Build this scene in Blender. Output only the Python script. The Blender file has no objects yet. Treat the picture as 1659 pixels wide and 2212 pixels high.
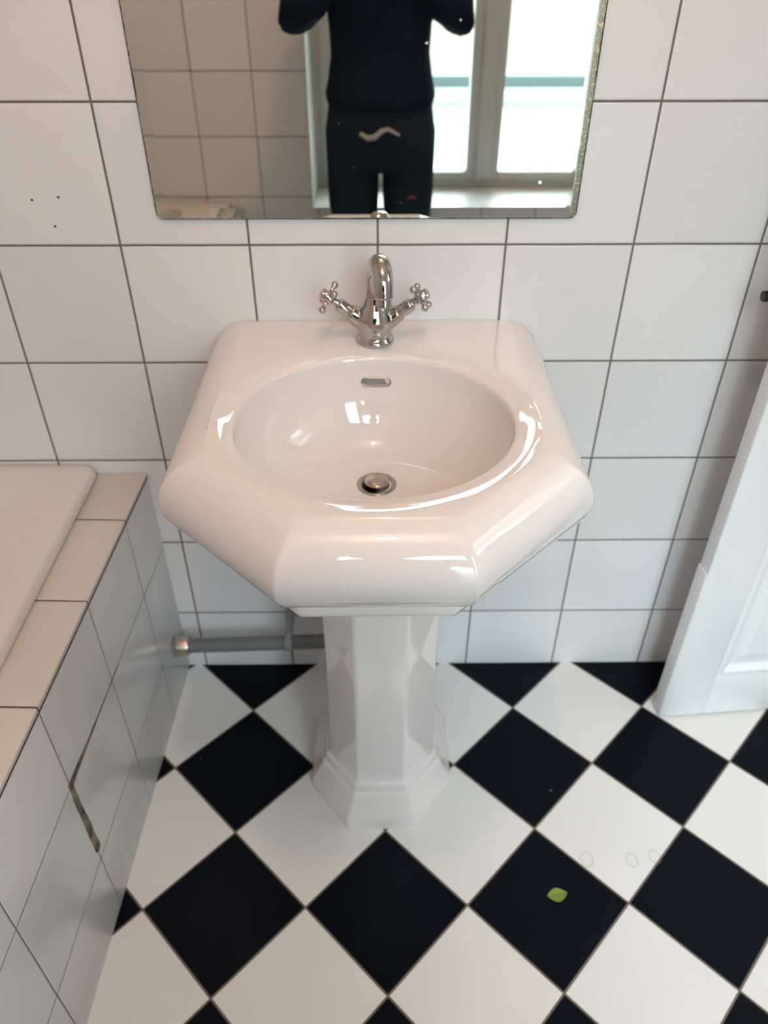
import bpy, bmesh, math, random
from mathutils import Vector, Matrix
from math import sin, cos, pi, radians, sqrt, atan2
random.seed(4)
scene = bpy.context.scene
C = scene.collection

# ------------------------------------------------------------------ camera
CAM = Vector((-0.0025, -1.2078, 1.3700))
RIGHT = Vector((0.99995373, -0.00960367, 0.00056291))
DOWN = Vector((-0.00539866, -0.60862625, -0.79343868))
FWD = Vector((0.00796252, 0.79339893, -0.60864993))
cd = bpy.data.cameras.new('camera'); cam = bpy.data.objects.new('camera', cd); C.objects.link(cam)
cam.matrix_world = Matrix((
    (RIGHT.x, -DOWN.x, -FWD.x, CAM.x), (RIGHT.y, -DOWN.y, -FWD.y, CAM.y),
    (RIGHT.z, -DOWN.z, -FWD.z, CAM.z), (0, 0, 0, 1)))
cd.sensor_fit = 'VERTICAL'; cd.sensor_height = 36.0; cd.sensor_width = 27.0
cd.lens = 36.0 * 1665.8 / 2212.0
cd.clip_start = 0.01
cd.dof.use_dof = True; cd.dof.focus_distance = 0.86; cd.dof.aperture_fstop = 4.6
scene.camera = cam

# ------------------------------------------------------------------ world, lights, exposure
SKY_LOW, SKY_HIGH, LAMP = 1.2, 17.0, 10.5
w = bpy.data.worlds.new('sky'); scene.world = w; w.use_nodes = True
bg = w.node_tree.nodes['Background']
# bright overcast sky: pale towards the horizon, much brighter and cooler overhead
_t = w.node_tree; _tc = _t.nodes.new('ShaderNodeTexCoord'); _sp = _t.nodes.new('ShaderNodeSeparateXYZ'); _t.links.new(_tc.outputs['Generated'], _sp.inputs[0])
_mr = _t.nodes.new('ShaderNodeMapRange'); _t.links.new(_sp.outputs[2], _mr.inputs[0]); _mr.inputs[1].default_value = 0.0; _mr.inputs[2].default_value = 0.8
_mr.inputs[3].default_value = SKY_LOW; _mr.inputs[4].default_value = SKY_HIGH; _t.links.new(_mr.outputs[0], bg.inputs['Strength'])
_mc = _t.nodes.new('ShaderNodeMix'); _mc.data_type = 'RGBA'; _cr = _t.nodes.new('ShaderNodeMapRange'); _t.links.new(_sp.outputs[2], _cr.inputs[0]); _cr.inputs[2].default_value = .3
_t.links.new(_cr.outputs[0], _mc.inputs[0]); _mc.inputs[6].default_value = (1, .985, .90, 1); _mc.inputs[7].default_value = (.80, .91, 1.0, 1)
_t.links.new(_mc.outputs[2], bg.inputs['Color'])

def area(name, loc, rot, sx, sy, power, col, portal=False):
    l = bpy.data.lights.new(name, 'AREA'); l.shape = 'RECTANGLE'; l.size = sx; l.size_y = sy
    l.energy = power; l.color = col
    o = bpy.data.objects.new(name, l); C.objects.link(o); o.location = loc; o.rotation_euler = rot
    if portal: l.cycles.is_portal = True
    return o
area('window_portal', (0.34, -1.925, 1.44), (radians(90), 0, 0), 1.1, 1.78, 1, (1, 1, 1), True)

vs = scene.view_settings
vs.view_transform = 'Standard'; vs.look = 'None'; vs.gamma = 1.0; vs.use_curve_mapping = False
vs.exposure = 0.54
scene.display_settings.display_device = 'sRGB'

# ------------------------------------------------------------------ helpers
def tag(o, label=None, cat=None, group=None, kind=None):
    if label: o['label'] = label
    if cat: o['category'] = cat
    if group: o['group'] = group
    if kind: o['kind'] = kind
    return o
def thing(name, label, cat, loc=(0, 0, 0), rotz=0, group=None):
    o = bpy.data.objects.new(name, None); C.objects.link(o)
    o.location = loc; o.rotation_euler = (0, 0, rotz); o.empty_display_size = .05
    return tag(o, label, cat, group)
def link(name, me, mat=None, parent=None):
    o = bpy.data.objects.new(name, me); C.objects.link(o)
    if mat: me.materials.clear(); me.materials.append(mat)
    if parent: o.parent = parent
    return o
class MB:
    def __init__(s): s.v = []; s.f = []
    def add(s, vs, fs):
        n = len(s.v); s.v += [tuple(p) for p in vs]; s.f += [tuple(i + n for i in f) for f in fs]; return s
    def box(s, a, b):
        x0, y0, z0 = a; x1, y1, z1 = b
        return s.add([(x0,y0,z0),(x1,y0,z0),(x1,y1,z0),(x0,y1,z0),(x0,y0,z1),(x1,y0,z1),(x1,y1,z1),(x0,y1,z1)],
                     [(0,3,2,1),(4,5,6,7),(0,1,5,4),(1,2,6,5),(2,3,7,6),(3,0,4,7)])
    def rings(s, rings, cap0=True, cap1=True, close=True):
        n = len(rings[0]); vs = [p for r in rings for p in r]; fs = []
        for i in range(len(rings) - 1):
            for j in range(n if close else n - 1):
                k = (j + 1) % n
                fs.append((i*n+j, i*n+k, (i+1)*n+k, (i+1)*n+j))
        if cap0: fs.append(tuple(reversed(range(n))))
        if cap1: fs.append(tuple(range((len(rings)-1)*n, len(rings)*n)))
        return s.add(vs, fs)
    def tube(s, pts, radii, n=24, up=(0, 0, 1), flat=None, cap=True):
        pts = [Vector(p) for p in pts]; m = len(pts)
        if not hasattr(radii, '__len__'): radii = [radii] * m
        if flat is None: flat = [1.0] * m
        elif not hasattr(flat, '__len__'): flat = [flat] * m
        rings = []; nrm = None
        for i, p in enumerate(pts):
            t = (pts[min(i+1, m-1)] - pts[max(i-1, 0)]).normalized()
            if nrm is None:
                u = Vector(up)
                if abs(t.dot(u)) > .98: u = Vector((0, 1, 0))
                nrm = (u - t * u.dot(t)).normalized()
            else: nrm = (nrm - t * nrm.dot(t)).normalized()
            b = t.cross(nrm)
            rings.append([p + nrm * (cos(2*pi*k/n) * radii[i] * flat[i]) + b * (sin(2*pi*k/n) * radii[i]) for k in range(n)])
        return s.rings(rings, cap, cap)
    def lathe(s, prof, c=(0, 0, 0), axis=(0, 0, 1), n=48, cap=True):
        a = Vector(axis).normalized(); u = Vector((1, 0, 0)) if abs(a.x) < .9 else Vector((0, 1, 0))
        u = (u - a * u.dot(a)).normalized(); v = a.cross(u); c = Vector(c)
        rings = [[c + a * h + (u * cos(2*pi*k/n) + v * sin(2*pi*k/n)) * r for k in range(n)] for r, h in prof]
        return s.rings(rings, cap, cap)
    def ball(s, c, r, sc=(1, 1, 1), n=20):
        m = n // 2; rings = []
        for i in range(m + 1):
            th = pi * (i + .02) / (m + .04)
            rings.append([(c[0] + r*sc[0]*sin(th)*cos(2*pi*k/n), c[1] + r*sc[1]*sin(th)*sin(2*pi*k/n), c[2] - r*sc[2]*cos(th)) for k in range(n)])
        return s.rings(rings)
    def mesh(s, name, smooth=None):
        me = bpy.data.meshes.new(name); me.from_pydata(s.v, [], s.f); me.validate()
        bm = bmesh.new(); bm.from_mesh(me); bmesh.ops.recalc_face_normals(bm, faces=bm.faces[:])
        if smooth is not None:
            for f in bm.faces: f.smooth = True
            lim = radians(smooth)
            for e in bm.edges:
                if len(e.link_faces) == 2 and e.calc_face_angle(0) > lim: e.smooth = False
        bm.to_mesh(me); bm.free(); return me
    def build(s, name, mat=None, parent=None, smooth=None, bevel=0, seg=3):
        me = s.mesh(name, smooth)
        if bevel: me = bevel_mesh(me, bevel, seg)
        return link(name, me, mat, parent)
def bake(me, mods):
    """apply modifiers to a mesh and return the resulting mesh"""
    o = bpy.data.objects.new('tmp', me); C.objects.link(o)
    for kind, props in mods:
        m = o.modifiers.new(kind, kind)
        for k, v in props.items(): setattr(m, k, v)
    dg = bpy.context.evaluated_depsgraph_get(); dg.update()
    r = bpy.data.meshes.new_from_object(o.evaluated_get(dg), depsgraph=dg)
    bpy.data.objects.remove(o); return r
def bevel_mesh(me, wd, seg=3, ang=30):
    r = bake(me, [('BEVEL', dict(width=wd, segments=seg, limit_method='ANGLE', angle_limit=radians(ang), harden_normals=False))])
    bm = bmesh.new(); bm.from_mesh(r)
    for f in bm.faces: f.smooth = True
    for e in bm.edges:
        if len(e.link_faces) == 2 and e.calc_face_angle(0) > radians(40): e.smooth = False
    bm.to_mesh(r); bm.free(); return r
def fuse(mb, voxel, it=6, fac=.5):
    """grow one continuous skin over overlapping closed shapes"""
    r = bake(mb.mesh('fuse'), [('REMESH', dict(mode='VOXEL', voxel_size=voxel, use_smooth_shade=True)),
                               ('SMOOTH', dict(factor=fac, iterations=it))])
    return r

# ------------------------------------------------------------------ node helpers
def new_mat(name, col=(.8, .8, .8), rough=.5, metal=0, spec=.5, coat=0, emis=None, estr=0):
    m = bpy.data.materials.new(name); m.use_nodes = True
    b = m.node_tree.nodes['Principled BSDF']
    b.inputs['Base Color'].default_value = (*col, 1); b.inputs['Roughness'].default_value = rough
    b.inputs['Metallic'].default_value = metal; b.inputs['Specular IOR Level'].default_value = spec
    b.inputs['Coat Weight'].default_value = coat; b.inputs['Coat Roughness'].default_value = .03
    if emis: b.inputs['Emission Color'].default_value = (*emis, 1); b.inputs['Emission Strength'].default_value = estr
    return m
class NT:
    def __init__(s, m): s.m = m; s.t = m.node_tree; s.n = s.t.nodes; s.l = s.t.links; s.bsdf = s.n['Principled BSDF']
    def put(s, sock, v):
        if isinstance(v, bpy.types.NodeSocket): s.l.new(v, sock)
        elif isinstance(v, (tuple, list)) and sock.type == 'RGBA': sock.default_value = (*v[:3], 1)
        else: sock.default_value = v
    def math(s, op, a, b=0.0, c=None):
        n = s.n.new('ShaderNodeMath'); n.operation = op; s.put(n.inputs[0], a); s.put(n.inputs[1], b)
        if c is not None: s.put(n.inputs[2], c)
        return n.outputs[0]
    def mix(s, f, a, b):
        n = s.n.new('ShaderNodeMix'); n.data_type = 'RGBA'; s.put(n.inputs[0], f); s.put(n.inputs[6], a); s.put(n.inputs[7], b)
        return n.outputs[2]
    def obj(s):
        tc = s.n.new('ShaderNodeTexCoord'); sp = s.n.new('ShaderNodeSeparateXYZ'); s.l.new(tc.outputs['Object'], sp.inputs[0])
        s.co = tc.outputs['Object']; return sp.outputs
    def noise(s, scale, detail=2, rough=.5, vec=None):
        n = s.n.new('ShaderNodeTexNoise'); n.inputs['Scale'].default_value = scale; n.inputs['Detail'].default_value = detail
        n.inputs['Roughness'].default_value = rough; s.l.new(vec or s.co, n.inputs['Vector']); return n.outputs['Fac']
    def step(s, v, a, b):
        n = s.n.new('ShaderNodeMapRange'); n.interpolation_type = 'SMOOTHSTEP'; s.put(n.inputs[0], v)
        s.put(n.inputs[1], a); s.put(n.inputs[2], b); return n.outputs[0]
    def bump(s, h, dist, strength=1.0):
        n = s.n.new('ShaderNodeBump'); n.inputs['Distance'].default_value = dist; n.inputs['Strength'].default_value = strength
        s.l.new(h, n.inputs['Height']); s.l.new(n.outputs[0], s.bsdf.inputs['Normal'])
    def white(s, a, b):
        c = s.n.new('ShaderNodeCombineXYZ'); s.l.new(a, c.inputs[0]); s.l.new(b, c.inputs[1])
        n = s.n.new('ShaderNodeTexWhiteNoise'); n.noise_dimensions = '2D'; s.l.new(c.outputs[0], n.inputs['Vector']); return n.outputs['Value']

def tiles(name, ax, org, pitch, grout_w=.0034, c0=(.82, .815, .81), grout=(.10, .085, .075), rough=.16, spots=(), lo=.93):
    """square glazed tiles in the plane of two object axes"""
    m = new_mat(name, rough=rough); T = NT(m); o = T.obj()
    ds = []; cells = []
    wob = T.math('MULTIPLY', T.math('SUBTRACT', T.noise(9, 2), .5), .0012)
    for a, og in zip(ax, org):
        q = T.math('DIVIDE', T.math('SUBTRACT', T.math('ADD', o[a], wob), og), pitch)
        fl = T.math('FLOOR', q); fr = T.math('SUBTRACT', q, fl)
        d = T.math('MULTIPLY', T.math('MINIMUM', fr, T.math('SUBTRACT', 1.0, fr)), pitch)
        ds.append(d); cells.append(fl)
    d = T.math('MINIMUM', *ds)
    g = T.step(d, grout_w * .42, grout_w * .62)      # 0 grout, 1 tile
    wn = T.white(*cells)
    var = T.math('ADD', T.math('MULTIPLY', wn, 1 - lo), lo)
    hue = T.white(T.math('ADD', cells[0], 17.3), cells[1])
    base = T.mix(hue, c0, (c0[0]*.985, c0[1]*.99, c0[2]*1.02))
    vm = T.n.new('ShaderNodeVectorMath'); vm.operation = 'SCALE'; T.l.new(base, vm.inputs[0]); T.l.new(var, vm.inputs['Scale'])
    col = T.mix(g, T.mix(T.noise(60, 3), grout, tuple(x*2.2 for x in grout)), vm.outputs[0])
    for (p, q, r) in spots:
        dd = T.math('SQRT', T.math('ADD', T.math('POWER', T.math('SUBTRACT', o[ax[0]], p), 2), T.math('POWER', T.math('SUBTRACT', o[ax[1]], q), 2)))
        col = T.mix(T.step(dd, r * .7, r * 1.15), (.02, .018, .016), col)
    T.l.new(col, T.bsdf.inputs['Base Color'])
    T.put(T.bsdf.inputs['Roughness'], T.math('ADD', T.math('MULTIPLY', T.math('SUBTRACT', 1.0, g), .5), rough))
    h = T.math('ADD', T.math('MULTIPLY', T.step(d, grout_w*.35, grout_w*1.3), .5),
               T.math('ADD', T.math('MULTIPLY', T.noise(7, 1), .8), T.math('MULTIPLY', wn, .3)))
    T.bump(h, .0012, .8)
    return m

def floor_mat():
    m = new_mat('checkerboard floor tiles', rough=.2); T = NT(m); o = T.obj()
    s = .20068; a = .00405; u0, v0 = .0072, -.13105
    X = T.math('SUBTRACT', o[0], u0); Y = T.math('SUBTRACT', o[1], v0)
    th = a + pi/4
    P = T.math('DIVIDE', T.math('ADD', T.math('MULTIPLY', X, cos(th)), T.math('MULTIPLY', Y, sin(th))), s)
    Q = T.math('DIVIDE', T.math('ADD', T.math('MULTIPLY', X, -sin(th)), T.math('MULTIPLY', Y, cos(th))), s)
    fp, fq = T.math('FLOOR', P), T.math('FLOOR', Q)
    rp, rq = T.math('SUBTRACT', P, fp), T.math('SUBTRACT', Q, fq)
    d = T.math('MULTIPLY', T.math('MINIMUM', T.math('MINIMUM', rp, T.math('SUBTRACT', 1.0, rp)), T.math('MINIMUM', rq, T.math('SUBTRACT', 1.0, rq))), s)
    par = T.math('MODULO', T.math('ADD', T.math('ADD', fp, fq), 200.0), 2.0)
    par = T.math('GREATER_THAN', par, .5)     # 1 white, 0 black
    g = T.step(d, .0014, .0022)
    wn = T.white(fp, fq)
    white = T.mix(T.noise(5, 3), (.78, .76, .73), (.84, .825, .80))
    white = T.mix(T.step(T.noise(38, 5, .7), .66, .80), white, (.56, .53, .49))
    black = T.mix(T.noise(4, 2), (.003, .004, .006), (.004, .006, .012))
    # pale specks of dust on the black tiles
    vo = T.n.new('ShaderNodeTexVoronoi'); vo.inputs['Scale'].default_value = 14; T.l.new(T.co, vo.inputs['Vector'])
    sp = T.math('LESS_THAN', vo.outputs['Distance'], .052)
    sel = T.math('GREATER_THAN', T.noise(23, 0), .54)
    black = T.mix(T.math('MULTIPLY', sp, sel), black, (.10, .10, .10))
    col = T.mix(par, black, white)
    # faint dried water rings
    for (p, q, r) in ((.378, -.475, .011), (.461, -.477, .010), (.505, -.470, .010)):
        dd = T.math('SQRT', T.math('ADD', T.math('POWER', T.math('SUBTRACT', o[0], p), 2), T.math('POWER', T.math('MULTIPLY', T.math('SUBTRACT', o[1], q), .8), 2)))
        ring = T.math('SUBTRACT', 1.0, T.step(T.math('ABSOLUTE', T.math('SUBTRACT', dd, r)), .0008, .0028))
        ring = T.math('MULTIPLY', ring, T.math('MULTIPLY', T.noise(120, 1), .55))
        col = T.mix(ring, col, (.42, .38, .31))
    col = T.mix(g, (.175, .145, .115), col)
    T.l.new(col, T.bsdf.inputs['Base Color'])
    rg = T.math('ADD', .17, T.math('MULTIPLY', T.noise(12, 3), .12))
    T.put(T.bsdf.inputs['Roughness'], T.math('ADD', rg, T.math('MULTIPLY', T.math('SUBTRACT', 1.0, g), .5)))
    T.put(T.bsdf.inputs['Specular IOR Level'], T.math('ADD', .08, T.math('MULTIPLY', par, .36)))
    T.bump(T.math('ADD', T.math('MULTIPLY', T.step(d, .0006, .003), .6), T.math('MULTIPLY', T.noise(6, 1), .5)), .001, .7)
    return m

def glaze(name, col, bumpy=.0004):
    m = new_mat(name, col, .035, 0, .55, .3); T = NT(m); T.obj()
    T.l.new(T.mix(T.noise(3, 2), tuple(c*.975 for c in col), col), T.bsdf.inputs['Base Color'])
    T.bump(T.noise(16, 1), bumpy, .6)
    return m

M_wall = tiles('white glazed wall tiles', (0, 2), (-.00044, .96882), .2, spots=((-.5189, 1.037, .0021), (-.4784, 1.0409, .0021), (-.4943, .998, .0021)))
M_wall_b = tiles('white glazed tiles of the window wall', (0, 2), (-.014, .975), .2)
M_wall_s = tiles('white glazed tiles of the side walls', (1, 2), (-.1, .96882), .2)
M_bath = tiles('white tiles of the bath panel', (1, 2), (-.147, .3585), .2015, .0022, c0=(.82, .815, .81), grout=(.13, .115, .105), rough=.22)
M_ledge = tiles('cream white tiles of the bath ledge', (1, 0), (-.147, .3), .2015, .0030, c0=(.76, .71, .66), grout=(.07, .06, .05), rough=.2)
M_floor = floor_mat()
M_plaster = new_mat('white ceiling plaster', (.82, .80, .77), .9)
M_porc = glaze('white sink porcelain', (.82, .775, .755))
M_bathtub = glaze('white bath enamel', (.78, .73, .70), .0005)
M_chrome = new_mat('chrome', (.50, .49, .48), .07, 1.0)
M_steel = new_mat('brushed drain steel', (.42, .39, .36), .25, 1.0)
M_dark = new_mat('dark hollow', (.012, .011, .010), .8)
M_paint = new_mat('white gloss door paint', (.83, .835, .85), .28); 
T = NT(M_paint); T.obj(); T.bump(T.noise(22, 4), .0012, .5)
M_wpaint = new_mat('grey white window paint', (.52, .52, .50), .4)
M_pvc = new_mat('grey plastic waste pipe', (.17, .175, .18), .4)
M_nick = new_mat('aged nickel', (.52, .47, .40), .28, 1.0)
M_clip = new_mat('grey plastic clip', (.30, .31, .32), .4)
M_sill = new_mat('white sill board', (.80, .80, .79), .35)
M_brown = new_mat('brown mortar in the open joint', (.16, .105, .07), .9)
T = NT(M_brown); T.obj(); T.l.new(T.mix(T.step(T.noise(22, 5, .6), .35, .65), (.07, .042, .032), (.34, .27, .21)), T.bsdf.inputs['Base Color']); T.bump(T.noise(200, 3), .002, 1)
M_glass = bpy.data.materials.new('window glass'); M_glass.use_nodes = True
t = M_glass.node_tree; t.nodes.clear()
out = t.nodes.new('ShaderNodeOutputMaterial'); mx = t.nodes.new('ShaderNodeMixShader'); tr = t.nodes.new('ShaderNodeBsdfTransparent'); gl = t.nodes.new('ShaderNodeBsdfGlossy')
fr = t.nodes.new('ShaderNodeFresnel'); fr.inputs[0].default_value = 1.3; gl.inputs['Roughness'].default_value = .02; tr.inputs[0].default_value = (.97, 1, .985, 1)
t.links.new(fr.outputs[0], mx.inputs[0]); t.links.new(tr.outputs[0], mx.inputs[1]); t.links.new(gl.outputs[0], mx.inputs[2]); t.links.new(mx.outputs[0], out.inputs[0])

# ------------------------------------------------------------------ room shell
XL, XR, YB, ZC = -1.26, 1.42, -1.72, 2.55
def struct(name, mb, mat, **k): return tag(mb.build(name, mat, **k), kind='structure')
struct('floor', MB().box((XL-.1, YB-.1, -.08), (XR+1.3, .1, 0)), M_floor)
struct('wall_front', MB().box((XL-.1, 0, -.0), (XR+.1, .1, ZC)), M_wall)
struct('wall_left', MB().box((XL-.1, YB-.1, 0), (XL, 0, ZC)), M_wall_s)
WX0, WX1, WZ0, WZ1 = -.235, .92, .545, 2.34
WT = .36
wb = MB()
wb.box((XL-.1, YB-WT, 0), (WX0, YB, ZC)); wb.box((WX1, YB-WT, 0), (XR+.1, YB, ZC))
wb.box((WX0, YB-WT, 0), (WX1, YB, WZ0-.03)); wb.box((WX0, YB-WT, WZ1), (WX1, YB, ZC))
struct('wall_back', wb, M_wall_b)
wr = MB(); DY0, DY1, DZ = -.86, -.09, 2.03
wr.box((XR, YB, 0), (XR+.1, DY0, ZC)); wr.box((XR, DY1, 0), (XR+.1, 0, ZC)); wr.box((XR, DY0, DZ), (XR+.1, DY1, ZC))
struct('wall_right', wr, M_wall_s)
struct('ceiling', MB().box((XL-.1, YB-WT, ZC), (XR+1.3, .1, ZC+.08)), M_plaster)
M_hall = new_mat('white hallway paint', (.78, .76, .72), .8)
hl = MB(); hl.box((XR+1.2, YB-.1, 0), (XR+1.3, .1, ZC)); hl.box((XR+.1, 0, 0), (XR+1.2, .1, ZC)); hl.box((XR+.1, YB-.1, 0), (XR+1.2, YB, ZC))
struct('wall_hallway', hl, M_hall)
tr1 = MB()
for y0, y1 in ((DY0-.07, DY0), (DY1, DY1+.07)): tr1.box((XR-.015, y0, 0), (XR, y1, DZ+.07))
tr1.box((XR-.015, DY0, DZ), (XR, DY1, DZ+.07))
struct('trim_1', tr1, M_paint, bevel=.004)

# ------------------------------------------------------------------ window
win = bpy.data.objects.new('window_1', None); C.objects.link(win); win['kind'] = 'structure'
def frame(mb, x0, x1, z0, z1, y0, y1, t_, tb=None):
    tb = tb or t_
    mb.box((x0, y0, z0), (x0+t_, y1, z1)); mb.box((x1-t_, y0, z0), (x1, y1, z1))
    mb.box((x0+t_, y0, z0), (x1-t_, y1, z0+tb)); mb.box((x0+t_, y0, z1-t_), (x1-t_, y1, z1))
WY = YB-.23      # the window stands back in a deep white reveal
f = MB(); frame(f, WX0+.004, WX1-.004, WZ0, WZ1-.004, WY-.09, WY-.01, .032); f.build('window_frame', M_wpaint, win, bevel=.003)
xm = .405
for x0, x1 in ((WX0+.032, xm), (xm, WX1-.032)):
    s_ = MB(); frame(s_, x0+.001, x1-.001, WZ0+.027, WZ1-.032, WY-.07, WY, .060, .030)
    sash = s_.build('sash', M_wpaint, win, bevel=.004)
    MB().box((x0+.05, WY-.038, WZ0+.050), (x1-.05, WY-.034, WZ1-.08)).build('pane', M_glass, sash)
MB().box((xm-.028, WY, WZ0+.03), (xm+.028, WY+.014, WZ1-.03)).build('cover_strip', M_wpaint, win, bevel=.006)
MB().box((WX0+.001, WY-.09, WZ0-.03), (WX1-.001, YB+.035, WZ0)).build('window_sill', M_sill, win, bevel=.008)
cs = MB(); cs.box((WX0+.0005, WY-.01, WZ0+.001), (WX0+.004, YB+.004, WZ1)); cs.box((WX1-.004, WY-.01, WZ0+.001), (WX1-.0005, YB+.004, WZ1)); cs.box((WX0, WY-.01, WZ1-.004), (WX1, YB+.004, WZ1-.0005))
cs.build('reveal_lining', M_sill, win)
# outside: balcony slab and rendered parapet
M_render = new_mat('pale render', (.7, .72, .68), .9); T = NT(M_render); T.obj()
T.l.new(T.mix(T.step(T.noise(4, 6, .7), .55, .72), (.50, .52, .48), (.30, .33, .31)), T.bsdf.inputs['Base Color'])
struct('balcony_slab', MB().box((-3.2, -3.9, .20), (4.2, YB-WT, .30)), M_render)
struct('balcony_parapet', MB().box((-3.2, -3.62, .30), (4.2, -3.50, .66)), M_render)
struct('parapet_ledge', MB().box((-3.2, -3.50, .565), (4.2, -3.47, .585)), new_mat('grey ledge', (.16, .17, .16), .8), bevel=.004)
struct('parapet_coping', MB().box((-3.2, -3.66, .66), (4.2, -3.46, .715)), new_mat('blue grey slate coping', (.035, .055, .06), .6), bevel=.006)

# ------------------------------------------------------------------ ceiling light (above the picture), added hallway fill light
M_lamp = new_mat('warm lamp glass', (1, .9, .7), .4, emis=(1.0, .72, .45), estr=60)
M_base = new_mat('white lamp base', (.8, .8, .8), .4)
def ceiling_light(x, y, label, power=LAMP, col=(1.0, .62, .40)):
    L = thing('ceiling_light', label, 'lamp', (x, y, ZC))
    MB().lathe([(.04, 0), (.04, -.018), (.032, -.024)], n=32).build('mount', M_base, L, smooth=30)
    MB().lathe([(.026, -.020), (.026, -.040), (.020, -.050), (.008, -.055)], n=32).build('lamp_shade', M_lamp, L, smooth=40)
    l = bpy.data.lights.new('bulb', 'POINT'); l.energy = power; l.color = col; l.shadow_soft_size = .03
    o = bpy.data.objects.new('bulb', l); C.objects.link(o); o.location = (0, 0, -.12); o.parent = L
ceiling_light(.03, -.85, 'small warm white round light on the ceiling above the sink')
# added unseen fill light: opaque bowl bounces light off hallway ceiling into the room
up = thing('hallway_fill_light', 'added unseen fill light in a white bowl on the hallway wall', 'lamp', (XR+1.2, -.62, 1.85))
MB().lathe([(.015, -.10), (.05, -.09), (.10, -.05), (.125, .0), (.122, .003), (.096, -.046), (.045, -.083), (.001, -.088)], c=(-.13, 0, 0), n=36).build('lamp_shade', M_base, up, smooth=50)
MB().box((-.02, -.03, -.09), (0, .03, -.02)).box((-.10, -.012, -.085), (-.01, .012, -.065)).build('bracket', M_base, up, bevel=.003)
l = bpy.data.lights.new('bulb', 'POINT'); l.energy = 42; l.color = (.90, .95, 1.0); l.shadow_soft_size = .02  # added fill source inside the bowl, lifts the bath panel and floor
o = bpy.data.objects.new('bulb', l); C.objects.link(o); o.location = (-.13, 0, -.045); o.parent = up

# ------------------------------------------------------------------ bath surround and bathtub
AX = radians(-1.75)   # the panel leans slightly away from square
sur = thing('bath_surround', 'white tiled boxed-in bath side with narrow cream tiled ledge', 'bath surround', (-.4393, 0, 0), AX)
LT = .5414
MB().box((-.012, -1.705, 0), (0, -.002, LT-.009)).build('tiled_panel', M_bath, sur, bevel=.0012, seg=2)
MB().box((-.092, -1.705, LT-.009), (.0006, -.002, LT)).build('tiled_ledge', M_ledge, sur, bevel=.0016, seg=2)
MB().box((-.002, -1.704, LT-.0105), (.0009, -.003, LT-.0080)).build('edge_joint', new_mat('dark grout along the ledge edge', (.06, .05, .045), .8), sur)
# open brown joints where tiles have come loose
def wedge(pts, name):
    n = len(pts); mb = MB()
    mb.add([(-.004, y, z) for y, z in pts] + [(.0007, y, z) for y, z in pts],
           [tuple(range(n)), tuple(range(2*n-1, n-1, -1))] + [(i, (i+1) % n, n+(i+1) % n, n+i) for i in range(n)])
    return mb.build(name, M_brown, sur)
o = wedge([(-.315, .3594), (-.40, .3612), (-.48, .3645), (-.535, .3690), (-.5560, .3700), (-.5545, .3530), (-.52, .3560), (-.43, .3578), (-.315, .3578)], 'open_joint')
o['label'] = 'brown open joint running along the tiles'
o = wedge([(-.5430, .3640), (-.5540, .3660), (-.5572, .3300), (-.5562, .2800), (-.5570, .2300), (-.5560, .1850), (-.5490, .1760), (-.5385, .1820), (-.5410, .2200), (-.5400, .2500), (-.5440, .3000)], 'open_joint')
o['label'] = 'brown crumbling joint running down between the tiles'

tub = thing('bathtub', 'white enamel bathtub rim set in the tiled surround at left', 'bathtub', (0, 0, 0))
def rrect(x0, x1, y0, y1, r, z, n=10, dents=0):
    pts = []
    for cx, cy, a0 in ((x1-r, y1-r, 0), (x0+r, y1-r, pi/2), (x0+r, y0+r, pi), (x1-r, y0+r, 1.5*pi)):
        for i in range(n+1):
            a = a0 + pi/2*i/n; pts.append((cx + r*cos(a), cy + r*sin(a), z))
    return pts
tx0, tx1, ty0, ty1 = XL+.004, -.528, YB+.006, -.003
R = []
for ins, z in ((.004, LT+.0012), (0, LT+.003), (0, LT+.012), (.002, LT+.018), (.006, LT+.0225), (.014, LT+.0245), (.05, LT+.0235), (.09, LT+.0225)):
    R.append(rrect(tx0+ins, tx1-ins, ty0+ins, ty1-ins, max(.018, .02), z))
for ins, z, r in ((.115, LT+.022, .16), (.120, LT+.019, .16), (.126, LT+.008, .16), (.14, LT-.06, .16), (.165, LT-.25, .15), (.20, LT-.36, .12), (.25, LT-.40, .08)):
    R.append(rrect(tx0+ins, tx1-ins, ty0+ins+.02, ty1-ins-.01, r, z))
MB().rings(R, False, True).build('tub_shell', M_bathtub, tub, smooth=60)
MB().lathe([(.032, 0), (.032, .003), (.026, .004)], c=((tx0+tx1)/2, -.42, LT-.4005), n=32).build('tub_drain', M_chrome, tub, smooth=30)

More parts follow.
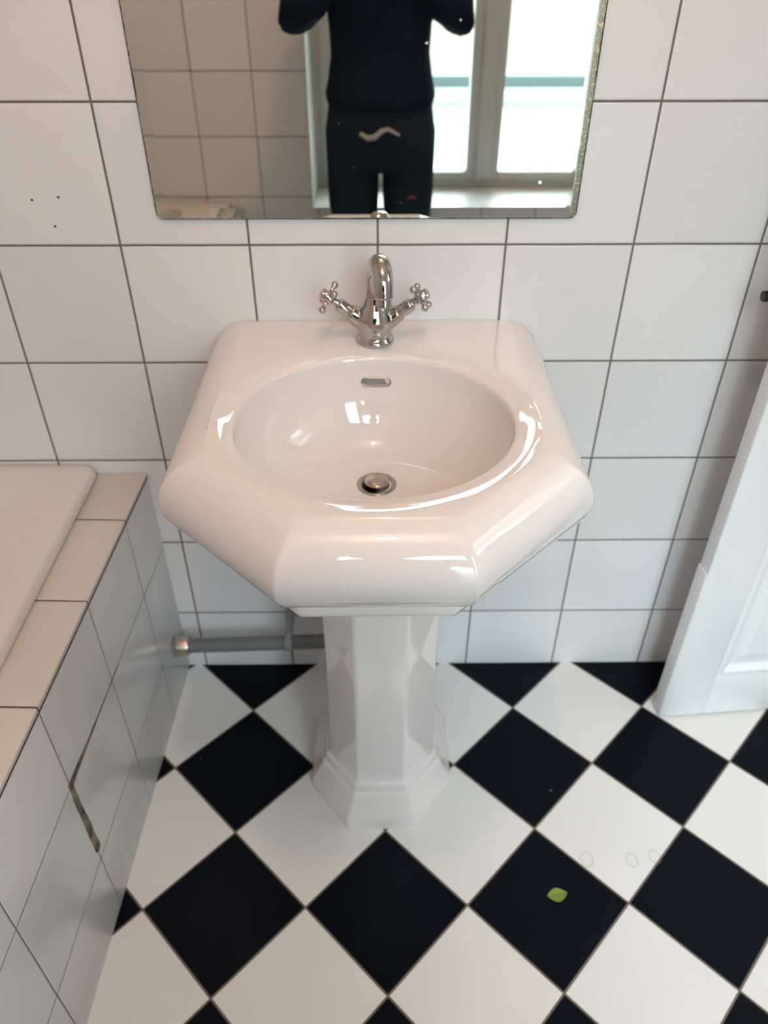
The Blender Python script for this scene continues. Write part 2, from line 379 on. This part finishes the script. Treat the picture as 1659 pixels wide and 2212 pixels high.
# ------------------------------------------------------------------ sink
SX = -.004
sink = thing('pedestal_sink', 'white porcelain pedestal sink with octagonal front and oval bowl', 'sink', (SX, 0, 0))
HW, FY, FH, SY, BY = .275, .590, .113, .430, .0015
def outline(ins, r=.010, k=7, ne=14):
    """octagonal-front outline inset by ins, starting at the back right, same count for every inset"""
    t2 = math.tan(radians(22.5))
    hx = HW - ins; fy = FY - ins; fh = FH - ins*t2; sy = SY - ins*t2
    fh = max(fh, .01)
    # keep the diagonal corners on the offset diagonal
    P = [Vector((hx, -BY)), Vector((hx, -sy)), Vector((fh, -fy)), Vector((-fh, -fy)), Vector((-hx, -sy)), Vector((-hx, -BY))]
    out = []
    def seg(a, b, n): return [a.lerp(b, i/n) for i in range(n)]
    path = [P[0]]
    corners = []
    for i in range(1, 5):
        a, b, c = P[i-1], P[i], P[i+1]
        d0 = (a-b).normalized(); d1 = (c-b).normalized()
        ang = d0.angle(d1); dist = min(r / math.tan(ang/2), (a-b).length*.45, (c-b).length*.45)
        p0 = b + d0*dist; p1 = b + d1*dist
        corners.append([ (p0.lerp(b, t)).lerp(b.lerp(p1, t), t) for t in [j/k for j in range(k+1)]])
    cur = P[0]
    for cn in corners:
        out += seg(cur, cn[0], ne); out += cn[:-1]; cur = cn[-1]
    out += seg(cur, P[5], ne)
    out += seg(P[5], P[0], 24)
    return out
EC = Vector((-.003, -.306)); EA, EB = .190, .182
ref = outline(.062)
def ell(scale, z, cy=None, add=0.0, ang_src=ref):
    c = EC.copy()
    if cy is not None: c.y = cy
    pts = []
    for p in ang_src:
        a = atan2(p.y-EC.y, p.x-EC.x); a = atan2(sin(a)*EA, cos(a)*EB)   # eccentric angle
        pts.append((c.x + (EA*scale+add)*cos(a), c.y + (EB*scale+add)*sin(a), z))
    return pts
def ol(ins, z, **k): return [(p.x, p.y, z) for p in outline(ins, **k)]
TZ = .845
R = []
# bowl, from the drain outwards
DRC = -.258; BZ = .694
import bisect
def smooth01(t): return t*t*(3-2*t)
R.append(ell(.11, BZ-.035, DRC)); R.append(ell(.11, BZ-.004, DRC)); R.append(ell(.118, BZ-.0005, DRC))
HB = .1445; NB = 2.7
prof = [(sin(radians(q))**(2/NB), HB*(1-cos(radians(q))**(2/NB))) for q in (6, 10, 15, 20, 25, 30, 35, 40, 45, 50, 54, 58, 62, 65, 68, 71, 74, 76.5, 79, 81, 83, 85, 86.5)]
prof = [p for p in prof if p[1] < HB - .018]
for s_, h in prof:
    tt = min(1, (s_-.1)/.9)
    R.append(ell(s_, BZ+h, DRC + (EC.y-DRC)*smooth01(tt)))
for add, z in ((-.0014, TZ-.0125), (-.0004, TZ-.0100), (.0010, TZ-.0082), (.0032, TZ-.0070), (.0065, TZ-.0060), (.0105, TZ-.0048), (.015, TZ-.0035), (.020, TZ-.0023), (.025, TZ-.0014)):
    R.append(ell(1, z, add=add))
lipr = ell(1, TZ-.0009, add=.030)
flat = ol(.0535, TZ-.0009)
R.append(lipr)
for t_ in (.2, .4, .6, .8):
    R.append([(a[0]+(b[0]-a[0])*t_, a[1]+(b[1]-a[1])*t_, TZ - .0009 + .0006*sin(pi*t_)) for a, b in zip(lipr, flat)])
R.append(flat)
for ins, z in ((.050, TZ-.0018), (.042, TZ-.0040), (.034, TZ-.0075), (.026, TZ-.0125), (.019, TZ-.0180), (.013, TZ-.0245), (.008, TZ-.0315), (.004, TZ-.0395), (.0013, TZ-.0480), (0, TZ-.057),
               (.0005, TZ-.066), (.0025, TZ-.075), (.0060, TZ-.0840), (.0110, TZ-.0925), (.0175, TZ-.1000), (.025, TZ-.1065), (.033, TZ-.1115), (.041, TZ-.1145), (.046, TZ-.1155)):
    R.append(ol(ins, z))
for ins, z in ((.0475, TZ-.1170), (.0475, TZ-.1195), (.0440, TZ-.1215), (.0425, TZ-.1240), (.0440, TZ-.138), (.0455, TZ-.1430), (.050, TZ-.1455), (.062, TZ-.1460), (.10, TZ-.150), (.15, TZ-.158), (.20, TZ-.18), (.215, TZ-.22)):
    R.append(ol(ins, z))
MB().rings(R, False, True).build('basin', M_porc, sink, smooth=50)
# overflow slot
def stadium(w, h, n=12, e=0):
    pts = []
    r = h/2 + e
    for sgn, a0 in ((1, -pi/2), (-1, pi/2)):
        for i in range(n+1):
            a = a0 + pi*i/n; pts.append((sgn*(w/2-h/2) + r*cos(a), r*sin(a)))
    return pts
ovp = Vector((0, -.1268, .7975)); ovn = Vector((0, -.97, .20)).normalized(); ovu = Vector((1, 0, 0)); ovv = ovu.cross(ovn) * -1
def onplane(pts, d): return [ovp + ovu*a + ovv*b + ovn*d for a, b in pts]
MB().rings([onplane(stadium(.047, .0145), -.006), onplane(stadium(.047, .0145), .0022), onplane(stadium(.047, .0145, e=-.001), .0030),
            onplane(stadium(.047, .0145, e=-.0026), .0024), onplane(stadium(.047, .0145, e=-.003), -.002)], False, False).build('overflow_ring', M_steel, sink, smooth=60)
MB().rings([onplane(stadium(.047, .0145, e=-.0028), -.004), onplane(stadium(.047, .0145, e=-.0028), .0004)]).build('overflow_hole', new_mat('grey overflow mesh', (.30, .30, .29), .4, .6), sink)
# drain
dr = MB().lathe([(.0285, -.003), (.0300, -.0004), (.0300, .0012), (.0285, .0022), (.0250, .0018), (.0215, -.001), (.0205, -.006), (.0205, -.03)], c=(0, DRC, BZ), n=48, cap=False).build('drain', M_steel, sink, smooth=60)
MB().lathe([(.0204, -.03), (.0204, -.0285)], c=(0, DRC, BZ), n=32).build('drain_hole', M_dark, dr)
MB().lathe([(.004, -.03), (.004, .003), (.0165, .0035), (.0185, .0050), (.0190, .0070), (.0180, .0088), (.015, .0100), (.006, .0108), (.001, .0109)], c=(0, DRC, BZ), n=48).build('drain_plug', M_steel, dr, smooth=60)
# pedestal column
def octo(hx, fh, fy, sy, by, z, r=.006, k=4):
    P = [Vector((hx, -by)), Vector((hx, -sy)), Vector((fh, -fy)), Vector((-fh, -fy)), Vector((-hx, -sy)), Vector((-hx, -by))]
    out = [P[0]]
    for i in range(1, 5):
        a, b, c = P[i-1], P[i], P[i+1]
        d0 = (a-b).normalized(); d1 = (c-b).normalized()
        dist = min(r, (a-b).length*.45, (c-b).length*.45); p0 = b+d0*dist; p1 = b+d1*dist
        out += [(p0.lerp(b, j/k)).lerp(b.lerp(p1, j/k), j/k) for j in range(k+1)]
    out.append(P[5])
    q = .012; out[0:1] = [Vector((hx-q, -by+0)), Vector((hx-q*.3, -by-q*.3)), Vector((hx, -by-q))]; out[-1:] = [Vector((-hx, -by-q)), Vector((-hx+q*.3, -by-q*.3)), Vector((-hx+q, -by))]
    return [(p.x, p.y, z) for p in out]
px = .0045
ped = thing  # (the pedestal is a part of the sink)
R = []
for z, dx, dy in ((.640, .004, .0), (.55, .001, 0), (.40, -.001, 0), (.25, 0, .0), (.13, .002, .001), (.108, .003, .002)):
    R.append(octo(.0965+dx, .0425+dx*.4, .3755+dy, .312+dy, .172, z))
for z, e in ((.104, .0045), (.101, .0085), (.095, .0105), (.088, .0115), (.084, .0125), (.081, .0155), (.076, .0185), (.066, .0220), (.054, .0265), (.043, .0320), (.034, .0370), (.027, .0395), (.020, .0405), (.006, .0410), (0, .0405)):
    R.append(octo(.0965+e, .0425+e*.56, .3755+e*.88, (.312+e*.15), .172 - e*.25, z))
MB().rings(R).build('pedestal', M_porc, sink, smooth=50).location.x = px + .001

# ------------------------------------------------------------------ faucet
FX, FYc, FZ = -.0055, -.077, TZ
fau = thing('faucet', 'chrome two-handle mixer tap with arched spout on the sink', 'faucet', (FX, FYc, FZ))
b = MB()
b.lathe([(.0295, -.001), (.0302, .001), (.0302, .004), (.0285, .0065), (.0262, .009), (.0255, .013), (.0262, .018), (.028, .024), (.0295, .031), (.029, .038), (.0265, .046), (.0225, .055), (.018, .064), (.015, .074)], n=48)
hd = {}
for s_ in (-1, 1):
    d = Vector((s_*.80, -.05, .60)).normalized()
    p0 = Vector((s_*.010, 0, .026)); 
    b.tube([p0 + d*t_ for t_ in (0, .018, .030, .0355)], [.0165, .0155, .0135, .0122], n=28)
    hd[s_] = (p0, d)
# neck and spout
sp = []; rr = []; fl = []
ctl = [((0, .004, .040), .0185), ((.001, .005, .065), .0165), ((.002, .005, .090), .0155), ((.003, .001, .108), .0155), ((.005, -.010, .122), .0158), ((.007, -.026, .129), .0160), ((.010, -.042, .126), .0160), ((.012, -.054, .115), .0152), ((.013, -.060, .101), .0142), ((.0135, -.062, .092), .0132)]
sw = MB().tube([c[0] for c in ctl], [c[1] for c in ctl], n=32, up=(0, 1, 0))
sub = []
for i in range(len(ctl)-1):
    for j in range(4):
        t_ = j/4
        p_1 = Vector(ctl[max(i-1, 0)][0]); p0 = Vector(ctl[i][0]); p1 = Vector(ctl[i+1][0]); p2 = Vector(ctl[min(i+2, len(ctl)-1)][0])
        q = .5*((2*p0) + (p1-p_1)*t_ + (2*p_1-5*p0+4*p1-p2)*t_*t_ + (3*p0-p_1-3*p1+p2)*t_**3)
        sub.append((q, ctl[i][1]*(1-t_) + ctl[i+1][1]*t_))
sub.append((Vector(ctl[-1][0]), ctl[-1][1]))
b.tube([s[0] for s in sub], [s[1] for s in sub], n=36, up=(0, 1, 0))
link('body', fuse(b, .0011, 10, .5), M_chrome, fau)
tip = Vector(ctl[-1][0])
MB().lathe([(.0112, .004), (.0112, -.004), (.0118, -.005), (.0118, -.010), (.0108, -.011), (.0095, -.011), (.0090, -.007), (.0005, -.006)], c=tip, axis=(.01, .10, 1), n=36).build('aerator', M_chrome, fau, smooth=35)
for s_ in (-1, 1):
    p0, d = hd[s_]
    hb = p0 + d*.034
    h = MB().lathe([(.0095, -.004), (.0118, 0), (.0118, .0025), (.0104, .0032), (.0106, .004), (.0106, .0215), (.0098, .0235), (.0072, .025), (.0060, .029), (.0062, .033), (.0098, .036), (.0104, .041), (.0092, .047), (.0078, .050), (.0086, .0515), (.0080, .054), (.004, .0555), (.001, .0557)], c=hb, axis=d, n=36).build('handle', M_chrome, fau, smooth=40)
    hub = hb + d*.0415
    u = Vector((0, 1, 0)); u = (u - d*u.dot(d)).normalized(); v = d.cross(u)
    for k in range(4):
        a = radians(42 if s_ < 0 else 27) + k*pi/2; e = u*cos(a) + v*sin(a)
        arm = MB().tube([hub + e*.006, hub + e*.011, hub + e*.0165, hub + e*.020], [.0044, .0030, .0032, .0045], n=16)
        arm.ball(hub + e*.0225, .0056, n=18)
        arm.build('handle_arm', M_chrome, h, smooth=60)

# ------------------------------------------------------------------ mirror
mx0, mx1, mz0, mz1 = -.3355, .3020, 1.0095, 1.78
M_mir = bpy.data.materials.new('aged mirror silver'); M_mir.use_nodes = True; T = NT(M_mir); o = T.obj()
dx = T.math('MINIMUM', T.math('SUBTRACT', o[0], mx0), T.math('SUBTRACT', mx1, o[0])); dz = T.math('MINIMUM', T.math('SUBTRACT', o[2], mz0), T.math('SUBTRACT', mz1, o[2]))
de = T.math('MINIMUM', dx, dz)
n1 = T.math('ADD', T.math('MULTIPLY', T.noise(160, 4, .7), .0040), T.math('MULTIPLY', T.noise(18, 2), .0030))
wear = T.step(T.math('SUBTRACT', de, n1), -.0026, -.0010)
vo = T.n.new('ShaderNodeTexVoronoi'); vo.inputs['Scale'].default_value = 26; T.l.new(T.co, vo.inputs['Vector'])
spk = T.math('MULTIPLY', T.math('LESS_THAN', vo.outputs['Distance'], .07), T.math('GREATER_THAN', T.noise(31, 0), .57))
rd = T.math('SUBTRACT', mx1, o[0])
rw = T.step(T.math('SUBTRACT', rd, T.math('MULTIPLY', T.noise(45, 3), .003)), .0075, .0105)
fle = T.step(T.noise(170, 4, .7), .52, .60)
lost = T.mix(fle, (.30, .285, .25), (.70, .52, .25))
T.l.new(T.mix(wear, (.035, .018, .014), T.mix(rw, lost, T.mix(T.math('MULTIPLY', spk, .3), (.80, .825, .765), (.95, .95, .93)))), T.bsdf.inputs['Base Color'])
T.put(T.bsdf.inputs['Metallic'], wear)
T.put(T.bsdf.inputs['Roughness'], T.math('ADD', T.math('MULTIPLY', T.math('SUBTRACT', 1.0, wear), .35), T.math('ADD', T.math('ADD', .012, T.math('MULTIPLY', T.math('SUBTRACT', 1.0, rw), .3)), T.math('MULTIPLY', spk, .12))))
def rr2(ins, y, r=.010):
    return [(p[0], y, p[1]) for p in rrect(mx0+ins, mx1-ins, mz0+ins, mz1-ins, r, 0, n=4)]
BW = .0165
tag(MB().rings([rr2(0, -.0005), rr2(0, -.0052), rr2(.0006, -.0056), rr2(BW, -.00582, .004), rr2(BW+.0002, -.00582, .004)]).build('wall_mirror', M_mir),
    'large frameless wall mirror with worn dark edges hanging above the sink', 'mirror')

# ------------------------------------------------------------------ waste pipe
pipe = thing('waste_pipe', 'grey plastic waste pipe low on the wall behind the pedestal', 'pipe', (-.4375, -.062, .130))
MB().tube([(.0, 0, 0), (.36, 0, .014)], .0158, n=32).build('tube', M_pvc, pipe, smooth=40)
MB().lathe([(.0158, .030), (.0205, .029), (.0225, .024), (.0225, .004), (.0245, .002), (.0245, .0002)], axis=(1, 0, .03), n=36).build('wall_nut', M_nick, pipe, smooth=35)
cl = MB(); cl.tube([(.236, 0, .0092), (.250, 0, .0097)], .0185, n=32); cl.build('clip', M_clip, pipe, smooth=35, bevel=.001)
cl = MB(); cl.tube([(.243, .012, .024), (.243, .040, .036), (.243, .0615, .038)], [.007, .0085, .012], n=20); cl.ball((.243, .006, .028), .009); cl.build('clip_stem', M_clip, pipe, smooth=40)
el = MB(); el.tube([(.36, 0, .014), (.40, 0, .016), (.43, -.003, .025), (.44, -.006, .05), (.4425, -.008, .10), (.4425, -.008, .20), (.4425, -.008, .38)], .0165, n=28)
el.build('elbow', M_pvc, pipe, smooth=60)

# ------------------------------------------------------------------ door
ang = radians(4.6)
door = thing('door_1', 'white painted panelled door standing open in front of the tiled wall', 'door', (.6005, -.1455, .007), ang)
door['kind'] = 'structure'
DW, DH, DT = .80, 2.0, .035
d = MB(); st = .095
PZ = ((.125, .86), (.98, 1.86))
d.box((0, -DT/2, 0), (st, DT/2, DH)); d.box((DW-st, -DT/2, 0), (DW, DT/2, DH))
zs = [0, PZ[0][0], PZ[0][1], PZ[1][0], PZ[1][1], DH]
for a, c in ((0, 1), (2, 3), (4, 5)): d.box((st, -DT/2, zs[a]), (DW-st, DT/2, zs[c]))
leaf_o = d.build('door_leaf', M_paint, door, bevel=.003)
for a, c in PZ:
    R = []
    for ins, y in ((-.001, -.0170), (.004, -.0190), (.010, -.0185), (.018, -.0120), (.024, -.0085), (.030, -.0085)):
        R.append([(st+ins, y, a+ins), (DW-st-ins, y, a+ins), (DW-st-ins, y, c-ins), (st+ins, y, c-ins)])
    pm = MB().rings(R, False, False); pm.build('panel_moulding', M_paint, door)
    R2 = [[(st+i, y, a+i), (DW-st-i, y, a+i), (DW-st-i, y, c-i), (st+i, y, c-i)] for i, y in ((.0, .006), (.0, -.0082), (.035, -.0082), (.050, -.0120), (.052, -.0122))]
    MB().rings(R2).build('panel', M_paint, door)
MB().box((-.0022, -DT/2+.001, .003), (.0005, DT/2+.001, .410)).build('edge_patch', M_paint, door, bevel=.0015)
M_black = new_mat('black iron', (.015, .015, .016), .35, .6)
hdl = MB(); hdl.lathe([(.022, 0), (.022, .006), (.018, .008)], c=(.052, DT/2, .915), axis=(0, 1, 0), n=28)
hdl.tube([(.052, DT/2, .915), (.052, DT/2+.030, .915)], .008, n=16)
hdl.tube([(.052, DT/2+.030, .915), (.03, DT/2+.036, .915), (-.016, DT/2+.038, .913)], [.009, .009, .008], n=16)
hdl.build('handle', M_black, door, smooth=40)
hdl = MB(); hdl.lathe([(.022, 0), (.022, .006), (.018, .008)], c=(.052, -DT/2, .915), axis=(0, -1, 0), n=28)
hdl.tube([(.052, -DT/2, .915), (.052, -DT/2-.040, .915), (.07, -DT/2-.047, .915), (.16, -DT/2-.047, .915)], [.008, .009, .009, .008], n=16)
hdl.build('handle', M_black, door, smooth=40)
for z in (.25, 1.0, 1.75):
    MB().tube([(DW+.004, DT/2+.004, z-.045), (DW+.004, DT/2+.004, z+.045)], .007, n=14).build('hinge', M_nick, door, smooth=40)

# ------------------------------------------------------------------ fallen leaf
M_leaf = new_mat('leaf green', (.23, .33, .035), .45); T = NT(M_leaf); o = T.obj()
vein = T.math('SUBTRACT', 1.0, T.step(T.math('ABSOLUTE', o[1]), .0004, .0013))
T.l.new(T.mix(vein, T.mix(T.noise(120, 2), (.15, .235, .02), (.24, .33, .035)), (.09, .15, .012)), T.bsdf.inputs['Base Color'])
lf = MB(); N = 20; vs_ = []; 
for k in range(2):
    for i in range(N+1):
        t_ = i/N; x = (t_-.5)*.038
        wdt = .0122*sin(pi*t_)**.95
        for j in range(-4, 5):
            y = wdt*j/4; z = .0008 + .0016*(abs(j)/4)**1.5 + .0018*abs(t_-.5)**2*4 + (0 if k else .0006)
            vs_.append((x, y, z))
fs_ = []
def li(k, i, j): return k*(N+1)*9 + i*9 + j
for i in range(N):
    for j in range(8):
        fs_.append((li(0, i, j), li(0, i+1, j), li(0, i+1, j+1), li(0, i, j+1)))
        fs_.append((li(1, i, j), li(1, i, j+1), li(1, i+1, j+1), li(1, i+1, j)))
    for j in (0, 8): fs_.append((li(0, i, j), li(1, i, j), li(1, i+1, j), li(0, i+1, j)))
lf.add(vs_, fs_)
lo = lf.build('leaf', M_leaf, smooth=60); lo.location = (.311, -.541, .0003); lo.rotation_euler = (0, 0, radians(9))
tag(lo, 'small green oval leaf lying on a black floor tile', 'leaf')

# ------------------------------------------------------------------ person (seen in the mirror)
PX, PY = .012, -1.43
per = thing('person', 'person in dark navy sweater and trousers taking the photo, seen in mirror', 'person', (PX, PY, 0))
M_skin = new_mat('skin', (.62, .40, .31), .5); M_skin.node_tree.nodes['Principled BSDF'].inputs['Subsurface Weight'].default_value = .05
def cloth(name, c, sc=350):
    m = new_mat(name, c, .95, 0, .1); T = NT(m); T.obj(); T.l.new(T.mix(T.noise(9, 3), c, tuple(x*1.6 for x in c)), T.bsdf.inputs['Base Color'])
    T.bump(T.math('ADD', T.noise(sc, 1), T.math('MULTIPLY', T.noise(11, 2), 4.0)), .003, .6); return m
M_sw = cloth('navy knit', (.006, .010, .020)); M_tr = cloth('dark jersey', (.010, .017, .024)); M_hair = cloth('dark brown hair', (.02, .012, .008), 120)
def ering(x, y, z, a, bb, n=32, e=2.3):
    pts = []
    for k in range(n):
        t_ = 2*pi*k/n; c_, s2 = cos(t_), sin(t_)
        pts.append((x + a*math.copysign(abs(c_)**(2/e), c_), y + bb*math.copysign(abs(s2)**(2/e), s2), z))
    return pts
SH = {s_: Vector((s_*.170, -.01, 1.40)) for s_ in (-1, 1)}
ELB = {-1: Vector((-.232, .055, 1.150)), 1: Vector((.212, .055, 1.150))}
# the phone is held just behind the lens position
FW = FWD; PC = CAM - FWD*.018 + DOWN*.045 - Vector((PX, PY, 0))
WR = {s_: PC + RIGHT*(s_*.085) + DOWN*.055 - FW*.035 for s_ in (-1, 1)}
body = MB()
body.rings([ering(0, .00, z, a, bb) for z, a, bb in ((.80, .150, .098), (.90, .155, .102), (.98, .145, .095), (1.08, .135, .088), (1.20, .148, .098), (1.30, .160, .102), (1.38, .155, .090), (1.43, .10, .068), (1.46, .055, .055))])
body.tube([(0, -.005, 1.42), (0, .008, 1.50), (0, .02, 1.56)], [.058, .052, .054])
HC = Vector((0, .035, 1.615))
body.ball(HC + Vector((0, -.005, .025)), .090, (.86, 1.06, 1.08), 32)
body.rings([ering(0, HC.y + y, HC.z + z, a, bb, e=2.1) for z, y, a, bb in ((-.105, .045, .024, .022), (-.095, .040, .040, .040), (-.07, .028, .056, .062), (-.035, .02, .066, .078), (.0, .012, .072, .086), (.03, .01, .073, .088))])
body.tube([HC + Vector((0, .090, .022)), HC + Vector((0, .106, -.008)), HC + Vector((0, .112, -.022)), HC + Vector((0, .096, -.030))], [.007, .011, .014, .010], n=14)
for s_ in (-1, 1):
    body.ball(HC + Vector((s_*.030, .083, .030)), .017, (1.2, .7, .5), 14)        # brow
    body.ball(HC + Vector((s_*.034, .074, -.018)), .020, (1, .8, 1), 14)          # cheek
    body.ball(HC + Vector((s_*.080, .002, -.002)), .026, (.35, .75, 1.15), 16)    # ear
body.ball(HC + Vector((0, .091, -.052)), .016, (1.45, .6, .33), 16); body.ball(HC + Vector((0, .088, -.062)), .015, (1.3, .6, .36), 16)
for s_ in (-1, 1):
    body.tube([SH[s_], SH[s_].lerp(ELB[s_], .5), ELB[s_], ELB[s_].lerp(WR[s_], .35), WR[s_]], [.046, .043, .036, .036, .025], n=20)
    hx = s_*.088
    body.tube([(hx, 0, .88), (hx, .004, .70), (hx*1.0, .006, .49), (hx, -.006, .34), (hx, -.004, .09), (hx, 0, .05)], [.080, .074, .052, .050, .034, .036], n=24)
    body.tube([(hx, -.035, .045), (hx*1.05, .05, .035), (hx*1.12, .15, .022)], [.034, .036, .022], n=20, flat=.8)
    # hand: palm beside the phone, four fingers curling behind its back edge, thumb on the screen side
    W_ = WR[s_]; kn = PC + RIGHT*(s_*.052) + DOWN*.020 - FW*.012
    ax_ = (kn - W_).normalized()
    body.tube([W_, W_.lerp(kn, .35), W_.lerp(kn, .8), kn], [.024, .030, .034, .026], n=20, up=tuple(FW), flat=[.85, .6, .5, .5])
    for q in range(4):
        L_ = (.9, 1.0, .95, .78)[q]
        base = kn + DOWN*(-.028 + .0185*q) + RIGHT*(s_*.008)
        p1 = base - DOWN*.004 + FW*.016*L_ - RIGHT*(s_*.000)
        p2 = p1 + FW*.010*L_ - RIGHT*(s_*.014*L_)
        p3 = p2 - RIGHT*(s_*.014*L_) - FW*.003
        body.tube([base - FW*.010 + DOWN*.006, base, p1, p2, p3], [.0100, .0095, .0086, .0080, .0068], n=14)
    tb = W_.lerp(kn, .45) - RIGHT*(s_*.014) - FW*.008
    body.tube([W_.lerp(kn, .25), tb, kn - RIGHT*(s_*.012) - FW*.012 + DOWN*.030, kn - RIGHT*(s_*.028) - FW*.011 + DOWN*.014], [.014, .0125, .0100, .0078], n=14)
link('body', fuse(body, .0042, 4, .5), M_skin, per)
for s_ in (-1, 1):
    MB().ball(HC + Vector((s_*.031, .080, .012)), .0125, n=18).build('eye', new_mat('eye', (.8, .78, .75), .15), per, smooth=60)
    MB().ball(HC + Vector((s_*.031, .0895, .009)), .0058, (1, .7, 1), n=14).build('iris', new_mat('iris', (.03, .02, .015), .1), per, smooth=60)
hr = MB(); hr.ball(HC + Vector((0, -.022, .040)), .098, (.90, 1.02, 1.02), 32); hr.ball(HC + Vector((0, .040, .092)), .05, (1.25, .9, .5), 20); hr.ball(HC + Vector((0, -.050, -.01)), .075, (.92, .7, 1.0), 20)
link('hair', fuse(hr, .005, 5), M_hair, per)
sw_ = MB()
sw_.rings([ering(0, .0, z, a, bb) for z, a, bb in ((.918, .145, .105), (.925, .160, .118), (.955, .168, .124), (.99, .158, .117), (1.06, .146, .110), (1.14, .150, .112), (1.22, .160, .118), (1.31, .172, .120), (1.38, .168, .108), (1.425, .125, .085), (1.455, .072, .070), (1.475, .066, .066))])
for s_ in (-1, 1):
    sw_.ball(SH[s_], .072, (.9, .95, .9), 24)
    e0 = ELB[s_]; sw_.tube([SH[s_], SH[s_].lerp(e0, .3), SH[s_].lerp(e0, .7), e0, e0.lerp(WR[s_], .25), e0.lerp(WR[s_], .6), e0.lerp(WR[s_], .88), e0.lerp(WR[s_], .93)], [.068, .064, .060, .060, .056, .047, .036, .038], n=28)
link('sweater', fuse(sw_, .0060, 5), M_sw, per)
trs = MB()
trs.rings([ering(0, 0, z, a, bb) for z, a, bb in ((.745, .150, .09), (.775, .158, .105), (.81, .166, .114), (.87, .168, .116), (.93, .158, .108), (.955, .15, .10))])
for s_ in (-1, 1):
    hx = s_*.088
    trs.tube([(hx, 0, .86), (hx, .002, .77), (hx, .004, .66), (hx, .008, .50), (hx, -.002, .36), (hx, -.004, .20), (hx, 0, .10), (hx, 0, .075)], [.084, .083, .0815, .074, .068, .061, .055, .056], n=28)
link('trousers', fuse(trs, .0060, 4), M_tr, per)
M_cord = new_mat('pale grey cord', (.36, .34, .33), .8)
MB().tube([(-.062, .122, .868), (-.040, .126, .855), (-.018, .130, .858), (.004, .130, .876), (.022, .129, .880), (.045, .125, .868), (.056, .122, .862)], [.006, .0085, .0085, .0075, .006, .005, .004], n=12).build('drawstring', M_cord, per, smooth=60)
MB().tube([(.085, .082, .672), (.100, .080, .676), (.115, .074, .670), (.125, .069, .674)], [.004, .006, .006, .004], n=8).build('red_emblem', new_mat('red print', (.30, .015, .03), .7), per, smooth=60)
for s_ in (-1, 1):
    hx = s_*.088; sh = MB()
    sh.tube([(hx, -.050, .045), (hx, -.01, .055), (hx*1.05, .06, .046), (hx*1.10, .13, .036), (hx*1.12, .175, .030)], [.036, .044, .044, .042, .026], n=24, flat=[.9, 1.0, .9, .75, .7])
    sh.tube([(hx, -.01, .05), (hx, -.012, .11)], [.043, .040], n=24)
    sh.rings([ering(hx*1.06, .062, z, .047, .125) for z in (.002, .018)])
    link('shoe', fuse(sh, .004, 4), new_mat('black shoe leather', (.02, .02, .02), .4), per)
# the phone in the hands
ph = thing('smartphone', 'black smartphone held up in both hands of the person', 'phone', tuple(CAM - FWD*.018 + DOWN*.045))
ph.rotation_mode = 'QUATERNION'
ph.rotation_quaternion = Matrix(((RIGHT.x, -DOWN.x, -FWD.x), (RIGHT.y, -DOWN.y, -FWD.y), (RIGHT.z, -DOWN.z, -FWD.z))).to_quaternion()
pr = lambda ins, z: rrect(-.0355+ins, .0355-ins, -.073+ins, .073-ins, .010, z, 6)
MB().rings([pr(.0015, -.004), pr(0, -.003), pr(0, .003), pr(.0015, .004)]).build('case', new_mat('black phone glass', (.01, .01, .012), .15), ph, smooth=40)
MB().rings([pr(.004, .0041), pr(.004, .0044)]).build('screen', new_mat('phone screen', (.02, .02, .02), .08), ph)
MB().rings([rrect(-.030, -.004, .040, .066, .006, -.0055, 5), rrect(-.030, -.004, .040, .066, .006, -.0040, 5)]).build('camera_island', new_mat('phone camera glass', (.01, .01, .01), .1), ph)
